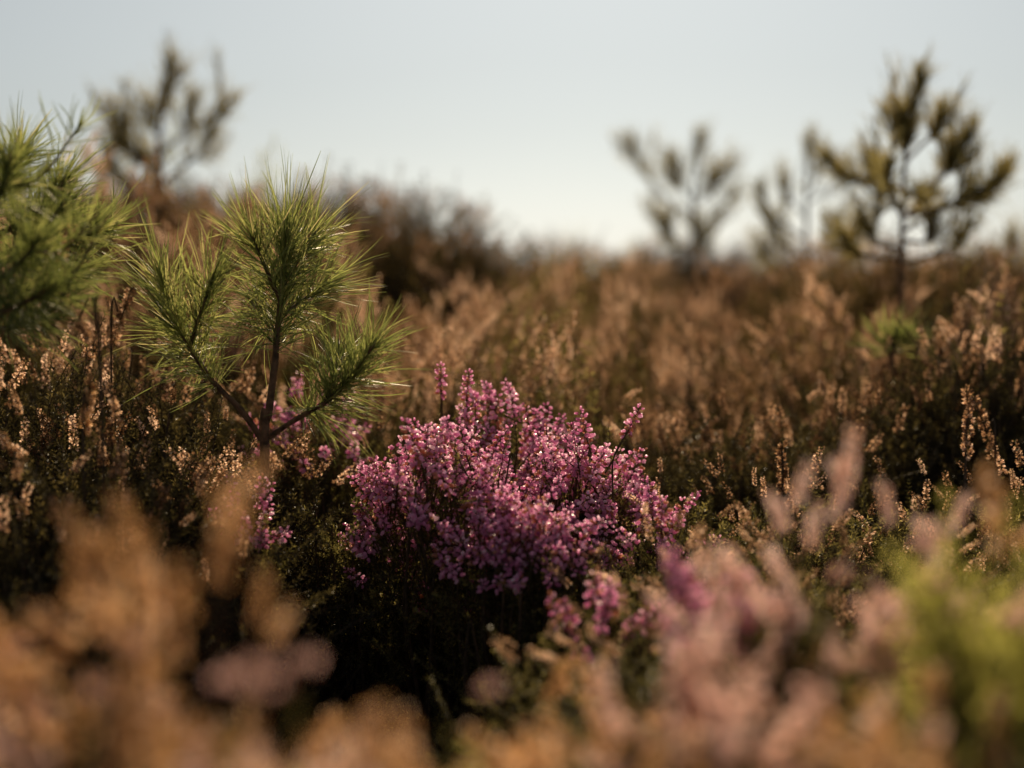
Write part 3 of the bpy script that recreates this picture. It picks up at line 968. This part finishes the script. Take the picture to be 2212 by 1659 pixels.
G1 = 'tan heather spires close to the lens'
ling(270, 1190, .78, .075, 30, 'tan', 'leaf_dry', 'blurred golden tan heather with tall spires beside the dark hollow', None, 501,
     [(530, 985, .74, .25, 1.0), (290, 1065, .76, .05, .9), (180, 1090, .76, -.1, .9), (250, 1130, .78, 0, .9), (420, 1200, .76, .1, .9), (575, 1235, .76, .15, .8), (620, 1290, .76, .3, .7), (515, 1050, .75, .2, 1.1), (500, 1110, .75, .2, 1.1), (160, 1150, .76, 0, 1.1), (300, 1130, .77, 0, 1.1), (230, 1190, .76, 0, 1.2), (340, 1190, .74, .1, 1.1), (400, 1260, .74, .1, 1.1)])
k = 0
for d, ys, n in [(.98, [(0, 1330), (300, 1400), (500, 1560), (1000, 1560), (1150, 1400), (1500, 1360), (2212, 1330)], 7), (.82, [(0, 1360), (400, 1340), (650, 1540), (900, 1560), (1080, 1430), (1400, 1400), (1700, 1460), (2212, 1480)], 9),
                 (.70, [(0, 1440), (400, 1400), (600, 1500), (900, 1490), (1200, 1480), (1500, 1480), (1800, 1560), (2212, 1560)], 7), (.58, [(0, 1500), (300, 1490), (650, 1550), (900, 1530), (1300, 1540), (2212, 1640)], 6)]:
    for j in range(n):
        x = -120 + 2150 * (j + .5) / n + rng.uniform(-60, 60)
        if .9 < d and 420 < x < 1100:
            continue                          # the dark hollow stays open
        pale = rng.random() < .34
        ling(x, prof(ys, x) + rng.uniform(-25, 40), d * rng.uniform(.96, 1.04), .07, int(rng.integers(13, 22)), 'pale' if pale else 'tan', ('leaf_dry', 'leaf_bright', 'leaf')[k % 3],
             ('blurred pale pink heather ' if pale else 'blurred tan heather with rosy spires ') + ('below the golden tan spires' if x < 560 else 'at the edge of the dark hollow' if x < 1150 else 'below the vivid magenta flowers' if x < 1700 else 'near the bright green shoots'),
             'pale heather close to the lens' if pale else G1, 520 + k, (), 150)
        k += 1
tuft = ling(495, 1400, .66, .03, 5, 'pale', 'leaf_dry', 'round pale pink heather tuft among the blurred tan spires', None, 560)
ling(1700, 1080, 1.0, .07, 16, 'pale', 'leaf', 'pale pink heather with slender tall spires in front of the green heather', None, 571,
     [(1845, 925, 1.0, .15, 1.1), (1835, 990, 1.0, .15, 1.0), (1725, 990, 1.0, .05, .9), (1680, 1050, 1.0, -.15, .9), (1830, 1040, 1.0, .35, .8), (1760, 1080, 1.0, .1, .9)])
ling(1990, 1130, .98, .07, 18, 'pale', 'leaf', 'pale pink heather with stubby spires next to bright green shoots', None, 572,
     [(1930, 1040, 1.0, .05, .8), (2070, 1060, 1.0, .1, .8), (2010, 1110, .98, 0, .9), (2050, 1120, .97, .1, .9)])
ling(1850, 1200, .92, .07, 12, 'pale', 'leaf_dry', 'rosy heather clump between two pale pink ones', None, 573)
ling(1450, 1250, .80, .045, 15, 'pale', 'leaf_dry', 'bushy pale lilac heather tuft near the vivid magenta flowers', None, 574)
ling(1690, 1310, .76, .05, 17, 'pale', 'leaf_dry', 'broad whitish pink heather tuft near the vivid magenta flowers', None, 575)
dark = ling(1860, 1330, .76, .07, 8, 'tan', 'leaf', 'dark leafy heather with scattered tan spires near the lens', 'dark leafy heather near the lens', 576)
ling(2080, 1290, .78, .08, 7, 'tan', 'leaf', 'dark leafy heather with scattered tan spires near the lens', 'dark leafy heather near the lens', 577)
ling(1980, 1560, .6, .07, 6, 'tan', 'leaf', 'dark leafy heather with scattered tan spires near the lens', 'dark leafy heather near the lens', 578)
ling(2160, 930, .86, .055, 6, 'tan', 'leaf_bright', 'bright yellow-green leafy heather shrub beside the pale pink spires', None, 579, (), 220)
ling(2225, 960, .82, .06, 6, 'tan', 'leaf_bright', 'bright yellow-green heather shrub, lower and nearer than its twin', None, 580, (), 220)

heads(tuft, [(495, 1450, .58, 1.3), (455, 1480, .66, 1.0), (225, 1500, .66, 1.0), (95, 1560, .64, 1.0), (240, 1400, .7, .9), (640, 1440, .68, .9), (380, 1505, .7, .8), (1060, 1480, .75, .8), (60, 1400, .72, .8)], 1)
heads(dark, [(1800, 1485, .74, 1.3), (1510, 1565, .84, 1.1), (2145, 1340, .78, 1.3), (1960, 1240, .9, 1.1), (1900, 1330, .85, 1.0), (2070, 1260, .85, 1.0), (1980, 1600, .7, 1.1), (1860, 1420, .8, 1.1), (2010, 1180, .95, 1.2), (1780, 1230, .95, 1.0)], 2)

# ------------------------------------------------------------------ lone dry sprigs
def sprig(label, pts, d, kind, n, seed):
    r = np.random.default_rng(seed)
    w = P(d, *pts)
    b = w[0].copy()
    gz = float(terrain(b[0], b[1]))
    org = np.array([b[0], b[1], gz])
    path = spline([np.array([0, 0, -.02])] + [q - org for q in w], 20)
    t = link('heather_sprig', None, None, tuple(org))
    tag(t, label, 'sprig', 'lone dry heather sprigs')
    g = Geo()
    tube(g, path, np.linspace(.0018, .0006, 20), 4)
    link('stem', g.mesh('stem', [M['twig']]), t)
    g = Geo()
    up = spline([q - org for q in w], 40)
    leaf_ring(g, up, np.linspace(.1, 1, 40), r, .004, .0007, .7, 3, 1)
    for k in range(n):
        x = (.12 + .88 * k / n) * 38
        i = int(x)
        q = up[i]
        v, f = bead(.005 * r.uniform(.7, 1.2), .0026)
        dd = unit(np.array([[r.normal(), r.normal(), .4]]))
        g.add(v @ frames(dd, r)[0].T + q + dd[0] * .0025, f, 0, np.clip(.5 + r.normal(0, .25), 0, 1))
    link('flower_spire', g.mesh('flower_spire', [M[kind], M['leaf_dry']]), t)


sprig('dry tan heather sprig arching up in front of the dark shrub', [(2085, 1010), (2092, 920), (2088, 835)], 1.62, 'brown', 70, 601)
sprig('bent brown heather sprig leaning away from the arching dry one', [(2150, 1010), (2130, 930), (2100, 855)], 1.6, 'brown', 60, 602)
sprig('brown drooping heather sprig hanging before the crowded pine sapling', [(215, 760), (165, 690), (130, 600), (160, 470)], 1.5, 'brown', 90, 603)
sprig('rusty heather sprig between the crowded pine and the three-armed pine', [(240, 760), (262, 690), (285, 620)], 1.6, 'brown', 60, 604)
sprig('straw-coloured heather sprig standing in the shade below the crowded pine', [(180, 960), (190, 880), (198, 810)], 1.5, 'tan', 60, 605)
sprig('slim heather sprig beside the stray pink flower stalk', [(1690, 1080), (1690, 1020), (1688, 950)], 1.62, 'brown', 50, 606)
